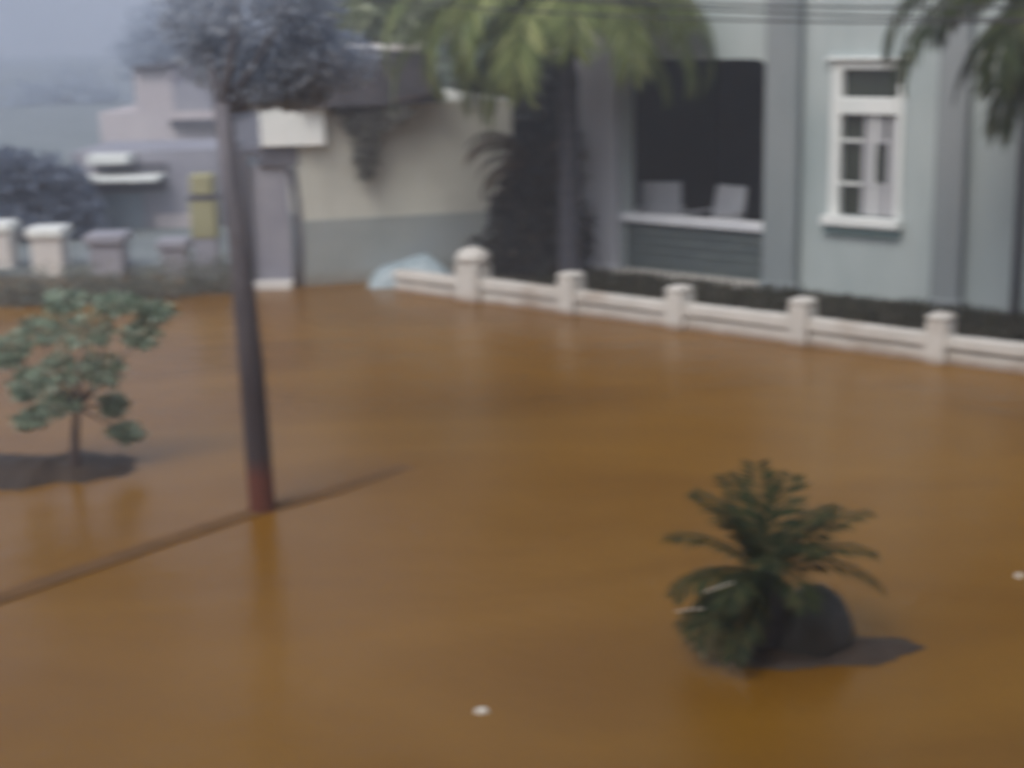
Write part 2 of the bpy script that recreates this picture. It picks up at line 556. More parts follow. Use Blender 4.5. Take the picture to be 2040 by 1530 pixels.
# lintel over the verandah with a rounded corner at each end
r = 0.19
poly = [(o0, wTop - r)] + [(o0 + r - r * math.cos(q), wTop - r + r * math.sin(q)) for q in [k * math.pi / 16 for k in range(1, 9)]]
poly += [(o1 - r + r * math.sin(q), wTop - r + r * math.cos(q)) for q in [k * math.pi / 16 for k in range(0, 9)]]
poly += [(o1, HT), (o0, HT)]
b.prism(poly, 0, TH)
b.box(uL, uL + TH, TH, 7.0, -0.3, HT)         # side wall
b.box(uR - TH, uR, TH, 7.0, -0.3, HT)
b.build('wall', M['housewall'], house)
b = MB()
b.box(uL - 0.25, uR + 0.25, -0.35, 7.25, HT, HT + 0.18)
b.build('roof', M['slab'], house)
# verandah room
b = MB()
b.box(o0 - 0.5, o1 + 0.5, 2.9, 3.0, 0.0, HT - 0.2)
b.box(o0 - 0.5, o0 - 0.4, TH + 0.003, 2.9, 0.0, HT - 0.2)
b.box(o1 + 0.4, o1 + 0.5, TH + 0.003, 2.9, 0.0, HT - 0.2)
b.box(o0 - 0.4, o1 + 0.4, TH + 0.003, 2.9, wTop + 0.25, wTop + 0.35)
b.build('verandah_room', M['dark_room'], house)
b = MB()
b.box(o0 - 0.32, o1 + 0.02, -0.22, 2.89, wFl - 0.16, wFl, 0.01)
b.build('verandah_floor', M['slab'], house)
b = MB()
wR0, wR1 = Wz(1380, 452), Wz(1380, 434)
b.box(o0 + 0.003, o1 - 0.003, 0.05, 0.13, wFl + 0.003, wR0)
for k in range(4):
    z = wFl + (wR0 - wFl) * (0.2 + 0.2 * k)
    b.box(o0 + 0.005, o1 - 0.005, 0.03, 0.05, z - 0.03, z + 0.02)
b.build('balustrade', M['balus'], house)
b = MB()
b.box(o0 - 0.06, o1 + 0.005, -0.04, 0.16, wR0 + 0.001, wR1, 0.012)
b.build('handrail', M['rail'], house)
# columns
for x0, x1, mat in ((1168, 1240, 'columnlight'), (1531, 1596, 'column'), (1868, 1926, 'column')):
    b = MB()
    a0, a1 = U(x0), U(x1)
    b.box(a0, a1, -0.16, -0.002, -0.2, HT - 0.004, 0.02)
    b.box(a0 - 0.03, a1 + 0.03, -0.19, -0.003, -0.2, GZ + 0.12, 0.015)
    b.build('column', M[mat], house)
# downpipe near the right edge of the picture
u = U(2034)
b = MB()
b.tube([(u, -0.07, 0.1), (u, -0.07, HT - 0.1)], [0.045, 0.045], 10)
b.build('downpipe', M['darkmetal'], house)
# window
win = MB()
fw = 0.08
win.box(n0 + 0.003, n0 + fw * 1.6, -0.03, 0.12, nb + 0.003, nt - 0.003, 0.008)
win.box(n1 - fw, n1 - 0.003, -0.03, 0.12, nb + 0.003, nt - 0.003, 0.008)
win.box(n0 + fw * 1.6, n1 - fw, -0.03, 0.12, nt - 0.09, nt - 0.003, 0.008)
tz0, tz1 = Wz(1725, 228), Wz(1725, 194)
win.box(n0 + fw * 1.6, n1 - fw, -0.05, 0.12, tz0, tz1, 0.01)
win = win.build('window', M['white'], house)
b = MB()
b.box(n0 + fw * 1.6, n1 - fw, 0.07, 0.085, tz1, nt - 0.09)
b.box(n0 + fw * 1.6, n1 - fw, 0.07, 0.085, nb + 0.01, tz0)
b.build('pane', M['glass'], win)
b = MB()
s0, s1 = U(1716, 330), n1 - fw - 0.002        # right casement, pale, with bars
z1, z2 = Wz(1745, 286), Wz(1745, 372)
b.box(s0, s1, 0.02, 0.05, nb + 0.02, z2)
b.box(s0 - 0.01, s1, 0.012, 0.06, z2, z2 + 0.035)
b.box(s0, s0 + 0.17, 0.02, 0.05, z2 + 0.035, z1)
b.box(U(1765, 330), s1, 0.02, 0.05, z2 + 0.035, z1)
b.box(s0 - 0.01, s1, 0.012, 0.06, z1, z1 + 0.05)
b.box(s0 + 0.02, U(1762, 260), 0.02, 0.05, z1 + 0.05, tz0 - 0.01)
b.box(U(1770, 260), s1, 0.02, 0.05, z1 + 0.05, tz0 - 0.01)
b.build('shutter', M['shutter'], win)
for z in (z2 + 0.0175, z1 + 0.025):
    b = MB(); b.box(n0 + fw * 1.6 + 0.002, s0 - 0.012, 0.005, 0.045, z - 0.018, z + 0.018); b.build('glazing_bar', M['white'], win)
b = MB(); b.box(U(1741, 330) - 0.016, U(1741, 330) + 0.016, 0.0, 0.0115, nb + 0.004, tz0 - 0.002); b.build('glazing_bar', M['white'], win)
b = MB()
b.box(n0 - 0.05, n1 + 0.03, -0.13, 0.10, nb - 0.115, nb - 0.002, 0.012)
b.build('sill', M['white'], win)
b = MB()
b.box(n0 - 0.03, n1 + 0.01, -0.07, -0.002, nb - 0.22, nb - 0.117)
b.build('ledge', M['tealshade'], win)  # dark strip standing in for the shadow under the sill
b = MB()
b.box(n0 - 0.05, n1 + 0.08, -0.10, -0.002, nt + 0.01, nt + 0.05, 0.01)
b.build('hood_moulding', M['white'], win)


def make_chair():
    c = empty('verandah_chair')
    c.scale = (1.2, 1.1, 1.15)
    b = MB(); b.box(-0.24, 0.24, -0.22, 0.24, 0.40, 0.44, 0.012); b.build('seat', M['furniture'], c)
    b = MB()
    b.add([(-0.24, 0.20, 0.44), (0.24, 0.20, 0.44), (0.24, 0.25, 0.44), (-0.24, 0.25, 0.44),
           (-0.22, 0.30, 0.92), (0.22, 0.30, 0.92), (0.22, 0.34, 0.92), (-0.22, 0.34, 0.92)],
          [(0, 3, 2, 1), (4, 5, 6, 7), (0, 1, 5, 4), (1, 2, 6, 5), (2, 3, 7, 6), (3, 0, 4, 7)])
    b.build('backrest', M['furniture'], c)
    for sx in (-1, 1):
        for sy in (-0.19, 0.21):
            b = MB(); b.tube([(sx * 0.23, sy * 1.15, 0), (sx * 0.20, sy, 0.40)], [0.018, 0.024], 6); b.build('leg', M['furniture'], c)
        b = MB(); b.box(sx * 0.25 - 0.025, sx * 0.25 + 0.025, -0.2, 0.24, 0.62, 0.65, 0.008)
        b.tube([(sx * 0.25, -0.18, 0.44), (sx * 0.25, -0.18, 0.62)], [0.02, 0.02], 6)
        b.build('armrest', M['furniture'], c)
    return c


ch = make_chair()
tag(ch, 'grey chair behind the verandah rail, the left one of two', 'chair', 'chairs on the verandah')
def inhouse(u, v, w): return HO + tdir * u + ndir * v + Vector((0, 0, w))
ch.location, ch.rotation_euler = inhouse(U(1310) - 0.36, 0.55, wFl), (0, 0, RZ + 0.5)
dup(ch, inhouse(U(1420) - 0.36, 0.55, wFl), RZ - 0.25, 'grey chair behind the verandah rail, the one nearer the tall window')

# ------------------------------------------------------------------ palms
def frond(b, base, az, el, L, droop, leaflet, n, rnd, wid=0.03, vang=0.5):
    """a feather leaf: arching midrib with leaflets on both sides, drooping"""
    base = Vector(base)
    hd = Vector((math.cos(az), math.sin(az), 0))
    pts, k = [], 14
    p, ang = base.copy(), el
    for i in range(k + 1):
        pts.append(p.copy())
        ang -= droop / k * (0.4 + 1.2 * i / k)
        p = p + (hd * math.cos(ang) + Vector((0, 0, math.sin(ang)))) * (L / k)
    b.tube(pts, [max(0.002, wid * 0.5 * (1 - 0.85 * i / k)) for i in range(k + 1)], 5)
    side = Vector((-hd.y, hd.x, 0))
    for i in range(n):
        t = 0.12 + 0.88 * (i + rnd.uniform(-0.3, 0.3)) / n
        t = min(max(t, 0.02), 0.995)
        q = t * k
        j = min(int(q), k - 1)
        p = pts[j].lerp(pts[j + 1], q - j)
        tang = (pts[j + 1] - pts[j]).normalized()
        ll = leaflet * (0.35 + 1.1 * math.sin(math.pi * (0.12 + 0.8 * t))) * rnd.uniform(0.8, 1.15) / 1.3
        for sg in (-1, 1):
            d = (side * sg * rnd.uniform(0.75, 1.0) + tang * rnd.uniform(0.45, 0.8) + Vector((0, 0, -vang * rnd.uniform(0.5, 1.3)))).normalized()
            s = d.cross(tang.cross(side * sg)).normalized()
            b.leaf(p, d, s, ll, wid * rnd.uniform(0.9, 1.3), 0.1)
    return b


def palm(name, loc, height, specs, label, trunk_r=0.13, lean=(0, 0), leaf='l_palm', leaflet=0.5, seed=1, wid=0.045, n=60, group=None):
    rnd = random.Random(seed)
    root = empty(name, loc)
    tag(root, label, 'palm', group)
    b = MB()
    k = 18
    pts = [(lean[0] * (i / k) ** 1.5, lean[1] * (i / k) ** 1.5, -0.3 + (height + 0.3) * i / k) for i in range(k + 1)]
    b.tube(pts, [trunk_r * (1.25 - 0.45 * i / k) * (1.06 if i % 2 else 0.96) for i in range(k + 1)], 12, True, 0.05, rnd)
    b.build('trunk', M['palmbark'], root)
    top = Vector(pts[-1])
    for (az, el, L, dr) in specs:
        b = MB()
        frond(b, top + Vector((math.cos(az), math.sin(az), 0)) * 0.05, az, el, L, dr, leaflet, n, rnd, wid, 0.8)
        b.build('frond', M[leaf], root)
    return root


R = math.radians
# the palm before the left end of the house
pb = on_z(1128, 560, GZ) + ndir * 0.1
palm('palm_tree', pb, 3.62,
     [(R(178), R(25), 2.5, 2.5), (R(185), R(15), 3.0, 2.0), (R(192), R(38), 3.2, 2.6), (R(200), R(28), 2.8, 2.8), (R(348), R(25), 2.7, 2.6), (R(196), R(0), 2.1, 1.9), (R(215), R(30), 2.4, 2.8), (R(172), R(-20), 2.0, 1.2), (R(186), R(-35), 1.9, 1.0),
      (R(240), R(10), 2.1, 2.4), (R(270), R(35), 2.2, 2.6), (R(300), R(15), 2.0, 2.2), (R(335), R(10), 2.3, 2.0), (R(352), R(20), 2.4, 2.2),
      (R(10), R(30), 2.4, 2.2), (R(50), R(40), 2.4, 2.0), (R(90), R(35), 2.3, 2.0), (R(130), R(40), 2.4, 2.0), (R(190), R(55), 2.5, 2.0),
      (R(318), R(45), 2.4, 2.7), (R(340), R(-15), 1.9, 1.3), (R(205), R(-15), 2.0, 1.6)],
     'tall dark trunked palm with yellow green fronds at the left end of the pale house', seed=4, leaflet=0.62)
# the palm just beyond the right edge
pr = on_z(2095, 690, GZ)
palm('palm_tree', pr, 3.55,
     [(R(178), R(30), 2.3, 2.3), (R(188), R(15), 2.2, 1.9), (R(160), R(-20), 1.5, 1.1), (R(215), R(0), 1.6, 1.8), (R(240), R(-30), 1.5, 1.0), (R(195), R(-45), 1.6, 0.8),
      (R(172), R(-55), 1.5, 0.7), (R(140), R(20), 1.6, 1.8), (R(90), R(20), 2.0, 2.0), (R(270), R(20), 2.0, 2.0), (R(330), R(20), 2.0, 2.0), (R(20), R(20), 2.0, 2.0)],
     'dark palm fronds hanging in from the top right corner beside the window', seed=8, leaf='l_palmdark', leaflet=0.5)

# ------------------------------------------------------------------ dark bush at the house's left end
rnd = random.Random(21)
bl = on_z(1040, 545, GZ)
bush = empty('dark_bush', bl)
tag(bush, 'dark leafy bush with drooping brown fronds between the cream wall and the palm trunk', 'bush')
b = MB()
for (dx, dy, z, r_) in ((0.1, 0, 0.45, 0.5), (0.25, 0.1, 1.0, 0.45), (0.35, 0, 0.3, 0.5), (-0.1, 0.1, 0.8, 0.35), (0.3, 0.0, 1.45, 0.38), (-0.35, 0.1, 0.25, 0.35), (0.55, 0.1, 0.7, 0.4), (0.62, 0.35, 1.3, 0.36), (0.75, 0.3, 0.5, 0.4), (0.05, 0.1, 1.2, 0.28), (0.55, 0.3, 1.75, 0.28)):
    b.clump((dx, dy, z), (r_, r_ * 0.9, r_ * 0.9), 600, 0.13, rnd, 0.4, 0.2)
b.build('foliage', M['l_bush'], bush)
b = MB()
for k in range(5):
    b.tube([(0.2, 0, -0.2), (0.2 + rnd.uniform(-0.3, 0.3), rnd.uniform(-0.2, 0.2), 1.3)], [0.04, 0.015], 6)
b.build('stem', M['bark'], bush)
for az, el, L in ((R(178), R(50), 1.1), (R(192), R(20), 1.0), (R(165), R(65), 1.2), (R(210), R(30), 0.9), (R(185), R(40), 0.95), (R(200), R(55), 1.2), (R(170), R(15), 0.9), (R(215), R(60), 1.3), (R(320), R(60), 1.0), (R(190), R(-5), 0.8)):
    b = MB()
    frond(b, (0.2, -0.1, 1.45), az, el, L, 2.2, 0.22, 26, rnd, 0.03, 0.6)
    b.build('frond', M['l_dead'], bush)

# ------------------------------------------------------------------ cream house and gateway
C0 = on_z(606, 570)
C1 = on_z(985, 546)
cd = (C1 - C0); CL = cd.length; cd.normalize()
cr = math.atan2(cd.y, cd.x)
cn = Vector((-cd.y, cd.x, 0))
ch_ = empty('cream_house', C0, cr)
tag(ch_, 'cream plastered house with a grey lower wall and a dark roof', 'house')
zt = at(620, 212, C0.y).z
zd = at(620, 440, C0.y).z
b = MB()
b.box(0, CL + 0.3, 0, 4.0, zd, zt)
b.build('wall', M['cream'], ch_)
b = MB()
b.box(-0.02, CL + 0.32, -0.02, 4.02, -0.6, zd - 0.002)
b.build('lower_wall', M['dado'], ch_)
b = MB()
e0 = -0.05
zr = zt + 0.85
def cw(x, y):
    d = ray(x, y)
    o_ = Vector((0, 0, CAM_Z))
    q = o_ + d * ((C0 - o_).dot(cn) / d.dot(cn))
    return (q - C0).dot(cd), q.z
b.prism([(0.02, zt + 0.002), (cw(872, 200)[0], zt + 0.002), cw(868, 165), cw(848, 108), cw(772, 100), cw(650, 165), (0.02, zt + 0.05)], -0.35, 4.3)
b.build('roof', M['roof'], ch_)
b = MB()
b.prism([cw(765, 99), cw(820, 101), cw(818, 90), cw(768, 89)], -0.38, 4.33)
b.build('ridge_cap', M['offwhite'], ch_)

rnd = random.Random(31)
# drooping branch that hangs before the cream wall
G0 = C0 - cd * 0.0
gw = empty('gateway', C0 - Vector((0.02, 0, 0)), 0.0)
tag(gw, 'gateway with a white lintel over a tall grey metal gate in a dark arch', 'gate')
gy = C0.y
def gx(x, y): return at(x, y, gy).x - gw.location.x
def gz(x, y): return at(x, y, gy).z
b = MB(); b.box(gx(521, 250), gx(648, 250), -0.14, -0.05, gz(580, 290), gz(580, 213), 0.01); b.build('lintel', M['white'], gw)
b = MB(); b.box(gx(500, 430), gx(576, 430), 0.06, 0.10, 0.05, gz(540, 330)); 
for k in range(4):
    xx = gx(508 + 21 * k, 430); b.box(xx - 0.012, xx + 0.012, 0.04, 0.06, 0.06, gz(540, 335))
b.build('gate_leaf', M['gate'], gw)
b = MB()
pts = [(gx(602, 560), 0.02, 0.0), (gx(600, 470), 0.02, gz(600, 470)), (gx(592, 400), 0.02, gz(592, 400)), (gx(580, 345), 0.02, gz(580, 345)),
       (gx(560, 312), 0.02, gz(560, 312)), (gx(530, 302), 0.02, gz(530, 302)), (gx(490, 300), 0.02, gz(490, 300))]
b.tube(pts, [0.05] * 7, 8)
b.build('arch_frame', M['darkmetal'], gw)
b = MB(); b.box(gx(512, 290), gx(592, 290), -0.03, 0.12, gz(540, 330), gz(540, 291)); b.build('arch_head', M['darkmetal'], gw)
b = MB(); b.box(gx(508, 550), gx(585, 550), -0.25, 0.03, -0.3, 0.10, 0.01); b.build('step', M['offwhite'], gw)
b = MB(); b.box(gx(462, 430), gx(498, 430), -0.05, 0.15, -0.6, gz(480, 300)); b.build('gate_pillar', M['darkmetal'], gw)

# light blue barrel-like tub lying by the cream wall
def lathe(b, prof, n=20, smooth=True):
    v = [(r * math.cos(2 * math.pi * j / n), r * math.sin(2 * math.pi * j / n), z) for r, z in prof for j in range(n)]
    f = [(i * n + j, i * n + (j + 1) % n, (i + 1) * n + (j + 1) % n, (i + 1) * n + j) for i in range(len(prof) - 1) for j in range(n)]
    f += [tuple(range(n - 1, -1, -1)), tuple(range((len(prof) - 1) * n, len(prof) * n))]
    b.add(v, f, smooth)
    return b

t = empty('tarpaulin_heap', on_z(825, 566))
t.scale = (1.15, 1.0, 1.0)
tag(t, 'light blue tarpaulin heap against the grey foot of the cream wall', 'tarpaulin')
rnd = random.Random(3)
b = MB()
nx, ny = 22, 12
v = []
for i in range(nx + 1):
    for j in range(ny + 1):
        x, y = -0.55 + 1.1 * i / nx, -0.3 + 0.6 * j / ny
        h = 0.47 * max(0, 1 - (x / 0.55) ** 2) ** 0.6 * max(0, 1 - (y / 0.3) ** 2) ** 0.5
        h *= 0.9 + 0.1 * math.sin(9 * x + 5 * y) + rnd.uniform(-0.06, 0.06)
        v.append((x, y, -0.05 + h))
b.add(v, [(i * (ny + 1) + j, (i + 1) * (ny + 1) + j, (i + 1) * (ny + 1) + j + 1, i * (ny + 1) + j + 1) for i in range(nx) for j in range(ny)], True)
b.build('sheet', M['lightblue'], t)

# ------------------------------------------------------------------ trees
def tree(name, loc, trunk_pts, radii, clumps, label, leaf, size, per, seed, group=None, bark='bark', limbs=True, cat='tree'):
    rnd = random.Random(seed)
    root = empty(name, loc)
    tag(root, label, cat, group)
    b = MB()
    b.tube(trunk_pts, radii, 10, True, 0.05, rnd)
    top = Vector(trunk_pts[-1])
    if limbs:
        for (c, r_) in clumps:
            mid = top.lerp(Vector(c), 0.5) + Vector((0, 0, -0.08 * (Vector(c) - top).length))
            b.tube([top - Vector((0, 0, 0.05)), mid, c], [radii[-1] * 0.7, radii[-1] * 0.4, radii[-1] * 0.12], 6)
    b.build('trunk', M[bark], root)
    b = MB()
    for (c, r_) in clumps:
        b.clump(c, r_, int(per), size, rnd, 0.5, 0.25)
    b.build('crown', M[leaf], root)
    return root


# leaning tree standing in the water
tb = on_z(524, 1016)
ttop = at(442, 205, tb.y + 0.1) - tb
tp = [Vector((0.0, 0, -0.4)), Vector((0, 0, 0)), ttop * 0.35 + Vector((0.015, 0, 0)), ttop * 0.7 + Vector((0.02, 0, 0)), ttop]
def tl(x, y, dy=0.0): return tuple(at(x, y, tb.y + dy) - tb)
cr_l = []
rq = random.Random(88)
for (x, y, dy, rx, rz2) in ((540, 60, 0.5, .55, .42), (660, 120, 0.7, .34, .20), (610, 100, 0.3, .26, .24), (450, 120, 0.6, .34, .22), (480, -60, 0, .6, .45), (590, -20, 0.2, .34, .32),
                            (560, 150, 0.4, .34, .16), (400, 30, 0.5, .30, .26), (610, 165, 0.5, .20, .12), (580, 190, 0.5, .22, .08), (500, 180, 0.3, .24, .10)):
    cr_l.append((tl(x, y, dy), (rx, rx, rz2)))
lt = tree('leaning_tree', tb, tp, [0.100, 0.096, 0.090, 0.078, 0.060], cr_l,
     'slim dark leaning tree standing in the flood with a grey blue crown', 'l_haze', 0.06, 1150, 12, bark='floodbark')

# thin-stemmed shrub on a mud bank at the left
sb = on_z(150, 945)
def sl(x, y, dy=0.0): return tuple(at(x, y, sb.y + dy) - sb)
tree('young_shrub', sb, [(0, 0, -0.3), (0, 0, 0), sl(150, 860), sl(155, 800)], [0.05, 0.042, 0.032, 0.022],
     [(sl(110, 740, -.1), (0.17, 0.22, 0.12)), (sl(205, 735, 0), (0.15, 0.2, 0.13)), (sl(165, 660, 0), (0.24, 0.3, 0.10)), (sl(280, 665, 0.1), (0.13, 0.2, 0.08)),
      (sl(75, 660, 0.1), (0.16, 0.2, 0.09)), (sl(115, 805, -.1), (0.15, 0.2, 0.06)), (sl(235, 605, 0.1), (0.2, 0.2, 0.05)), (sl(55, 765, 0.1), (0.1, 0.2, 0.10)),
      (sl(130, 600, 0.2), (0.15, 0.2, 0.06)), (sl(225, 805, 0.2), (0.10, 0.1, 0.06)), (sl(60, 835, 0.1), (0.10, 0.12, 0.05)), (sl(20, 700, 0.2), (0.12, 0.15, 0.10)), (sl(310, 620, 0.2), (0.10, 0.12, 0.04)), (sl(250, 860, 0.2), (0.12, 0.12, 0.05))],
     'thin stemmed grey green shrub growing from a dark mud bank by the leaning tree', 'l_shrub', 0.075, 190, 14, cat='shrub')
rnd = random.Random(6)
b = MB()
nx, ny = 40, 14
v = []
c0 = on_z(60, 950)
wv = [rnd.uniform(-0.035, 0.035) for _ in range(nx + 1)]
for i in range(nx + 1):
    for j in range(ny + 1):
        x, y = -1.5 + 2.45 * i / nx, -0.40 + 1.1 * j / ny
        rr = max(0, 1 - (abs((i / nx) - 0.5) * 2.1) ** 3) * max(0, 1 - (abs((j / ny) - 0.5 + 0.06 * math.sin(i * 0.31 + 1) + 0.035 * math.sin(i * 0.83) + wv[i]) * 2.2) ** 2)
        v.append((x, y, -0.05 + 0.17 * rr + rnd.uniform(-0.012, 0.02) * (rr > 0.05)))
b.add(v, [(i * (ny + 1) + j, (i + 1) * (ny + 1) + j, (i + 1) * (ny + 1) + j + 1, i * (ny + 1) + j + 1) for i in range(nx) for j in range(ny)], True)
tag(b.build('mud_bank', M['darkmud'], None, c0), kind='structure')

# kerb just breaking the surface
b = MB()
kp = [on_z(x, y + 3) for x, y in ((-1500, 1700), (-800, 1450), (-260, 1275), (0, 1190), (150, 1138), (300, 1087), (420, 1047), (520, 1014), (640, 984), (760, 942), (880, 905), (960, 886))]
for z0, z1, hw in ((-0.3, 0.010, 0.11),):
    v, f = [], []
    for i, p in enumerate(kp):
        d = (kp[min(i + 1, len(kp) - 1)] - kp[max(i - 1, 0)]).normalized()
        s = Vector((-d.y, d.x, 0)) * hw
        zz = z1 - 0.007 * max(0, i - 8)
        v += [(p - s) + Vector((0, 0, z0)), (p - s * 0.75) + Vector((0, 0, zz)), (p + s * 0.75) + Vector((0, 0, zz)), (p + s) + Vector((0, 0, z0))]
    for i in range(len(kp) - 1):
        for j in range(3):
            q = i * 4 + j
            f.append((q, q + 4, q + 5, q + 1))
    b.add(v, f)
tag(b.build('kerb', M['kerb']), kind='structure')

# ------------------------------------------------------------------ small palm, stone and drift in the foreground
cp = on_z(1525, 1292)
cy = empty('small_palm', cp)
tag(cy, 'small bushy palm with arching fronds half drowned in the brown water', 'palm')
rnd = random.Random(17)
b = MB()
b.tube([(0, 0, -0.4), (0, 0, 0.15), (0.01, 0, 0.38), (0, 0, 0.46)], [0.11, 0.12, 0.09, 0.04], 12, True, 0.12, rnd)
b.build('trunk', M['palmbark'], cy)
specs = [(R(178), R(45), 0.62, 1.0), (R(150), R(62), 0.62, 0.8), (R(200), R(20), 0.60, 1.1), (R(165), R(10), 0.58, 1.0), (R(215), R(-5), 0.62, 0.9),
         (R(190), R(-12), 0.58, 0.7), (R(235), R(25), 0.55, 1.2), (R(260), R(50), 0.55, 1.2), (R(285), R(30), 0.55, 1.4), (R(95), R(75), 0.62, 0.5),
         (R(60), R(70), 0.6, 0.7), (R(5), R(48), 0.66, 0.75), (R(-8), R(40), 0.64, 1.2), (R(-4), R(25), 0.72, 1.5), (R(30), R(55), 0.6, 1.0),
         (R(125), R(70), 0.6, 0.6), (R(310), R(60), 0.5, 1.3), (R(345), R(68), 0.55, 0.8), (R(205), R(70), 0.58, 0.8), (R(240), R(-15), 0.6, 0.8)]
for az, el, L, dr in specs:
    b = MB()
    frond(b, (0, 0, 0.45), az, el, L, dr, 0.17, 38, rnd, 0.015, 0.3)
    b.build('frond', M['l_cycad'], cy)
for az, el, L, dr in ((R(186), R(-22), 0.56, 0.5), (R(172), R(-8), 0.5, 1.0), (R(208), R(-30), 0.58, 0.4), (R(196), R(-2), 0.5, 1.3), (R(222), R(-38), 0.55, 0.3)):
    b = MB()
    frond(b, (0, 0, 0.45), az, el, L, dr, 0.15, 30, rnd, 0.018, 0.25)
    b.build('frond', M['l_yellowing'], cy)['label'] = 'yellowing frond drooping to the water'


for (xa, ya, xb, yb_, lab) in ((1402, 1180, 1462, 1160, 0), (1345, 1218, 1405, 1212, 0)):
    A, B = at(xa, ya, cp.y - 0.42) - cp, at(xb, yb_, cp.y - 0.30) - cp
    b = MB()
    d = (B - A).normalized()
    u_ = Vector((0, -0.6, 0.8)) * 0.012
    t_ = d.cross(u_).normalized() * 0.002
    b.add([A + t_, A.lerp(B, 0.5) + u_ + t_, B + t_, A.lerp(B, 0.5) - u_ + t_, A - t_, A.lerp(B, 0.5) + u_ - t_, B - t_, A.lerp(B, 0.5) - u_ - t_],
          [(0, 1, 2, 3), (7, 6, 5, 4), (0, 4, 5, 1), (1, 5, 6, 2), (2, 6, 7, 3), (3, 7, 4, 0)])
    b.build('dry_leaflet', M['litter'], cy)['label'] = 'pale dry leaf blade'


def stone(name, loc, rx, ry, rz_, seed, label, sink):
    rnd = random.Random(seed)
    b = MB()
    n, m = 28, 16
    ph = [rnd.uniform(0, 6.3) for _ in range(6)]
    v = []
    for i in range(m + 1):
        th = math.pi * i / m
        for j in range(n):
            q = 2 * math.pi * j / n
            k = 1 + 0.05 * math.sin(2 * q + ph[0]) * math.sin(th) + 0.025 * math.sin(3 * th + ph[1]) + 0.025 * math.sin(7 * q + 4 * th + ph[2]) * math.sin(th) + rnd.uniform(-0.008, 0.008)
            v.append((rx * k * math.sin(th) * math.cos(q), ry * k * math.sin(th) * math.sin(q), rz_ * k * math.cos(th) - sink))
    f = [(i * n + j, (i + 1) * n + j, (i + 1) * n + (j + 1) % n, i * n + (j + 1) % n) for i in range(m) for j in range(n)]
    b.add(v, f, True)
    return tag(b.build(name, M['stone'], None, loc), label, 'stone')


stone('boulder', on_z(1618, 1290), 0.25, 0.21, 0.36, 2, 'dark rounded boulder beside the small palm', 0.0)
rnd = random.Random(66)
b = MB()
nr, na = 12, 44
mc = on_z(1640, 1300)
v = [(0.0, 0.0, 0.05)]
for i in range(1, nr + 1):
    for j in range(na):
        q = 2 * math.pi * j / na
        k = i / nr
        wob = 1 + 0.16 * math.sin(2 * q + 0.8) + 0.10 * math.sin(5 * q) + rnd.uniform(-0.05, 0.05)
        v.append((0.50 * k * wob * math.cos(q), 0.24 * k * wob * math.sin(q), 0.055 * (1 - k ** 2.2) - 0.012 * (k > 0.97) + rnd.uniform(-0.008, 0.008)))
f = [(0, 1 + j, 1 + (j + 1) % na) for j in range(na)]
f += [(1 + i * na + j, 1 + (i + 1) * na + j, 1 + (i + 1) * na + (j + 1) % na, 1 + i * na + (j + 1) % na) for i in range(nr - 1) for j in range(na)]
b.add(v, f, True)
tag(b.build('mud_mound', M['darkmud'], None, mc), kind='structure')  # low dark mound added in place of contact shade and reflection

for (x, y, lab, s) in ((960, 1420, 'small white scrap of litter floating on the brown water', 0.045), (2030, 1150, 'pale scrap of litter floating at the right edge', 0.028)):
    b = MB()
    rnd = random.Random(int(x))
    ring = [(s * (0.8 + 0.3 * rnd.random()) * math.cos(k * 0.785), 0.6 * s * (0.8 + 0.3 * rnd.random()) * math.sin(k * 0.785)) for k in range(8)]
    v = [(p[0], p[1], -0.01) for p in ring] + [(p[0] * 0.7, p[1] * 0.7, 0.02 + rnd.uniform(0, 0.01)) for p in ring]
    b.add(v, [tuple(range(7, -1, -1)), tuple(range(8, 16))] + [(k, (k + 1) % 8, 8 + (k + 1) % 8, 8 + k) for k in range(8)])
    tag(b.build('litter', M['litter'], None, on_z(x, y)), lab, 'litter', 'litter floating on the water')

# ------------------------------------------------------------------ background at the left
# white wall pillars
for x0, x1, yt, lab in ((-30, 40, 440, 'white pillar of the far side at the left edge of the picture'),
                        (68, 142, 450, 'white capped pillar just left of the blue grey shed door'),
                        (182, 262, 462, 'dim grey pillar in front of the blue grey shed door'),
                        (322, 384, 474, 'dim grey pillar just left of the faded yellow post')):
    base = on_z((x0 + x1) / 2, 548)
    root = empty('gate_pillar' if x0 > 100 else 'white_pillar', base)
    tag(root, lab, 'pillar', 'pillars across the flooded lane')
    hw = (x1 - x0) / 2 / F * base.y
    top = at((x0 + x1) / 2, yt, base.y).z
    b = MB(); b.box(-hw * 0.8, hw * 0.8, -hw * 0.8, hw * 0.8, -0.5, top - 0.16, 0.01); b.build('shaft', M['offwhite' if x0 < 100 else 'gate'], root)
    b = MB(); b.box(-hw, hw, -hw, hw, top - 0.16, top, 0.03); b.build('cap', M['white' if x0 < 100 else 'gate'], root)

b = MB()
b.box(-345, -3.1, 21.6, 246.0, -0.5, 0.12)
tag(b.build('far_bank', M['bank']), kind='structure')

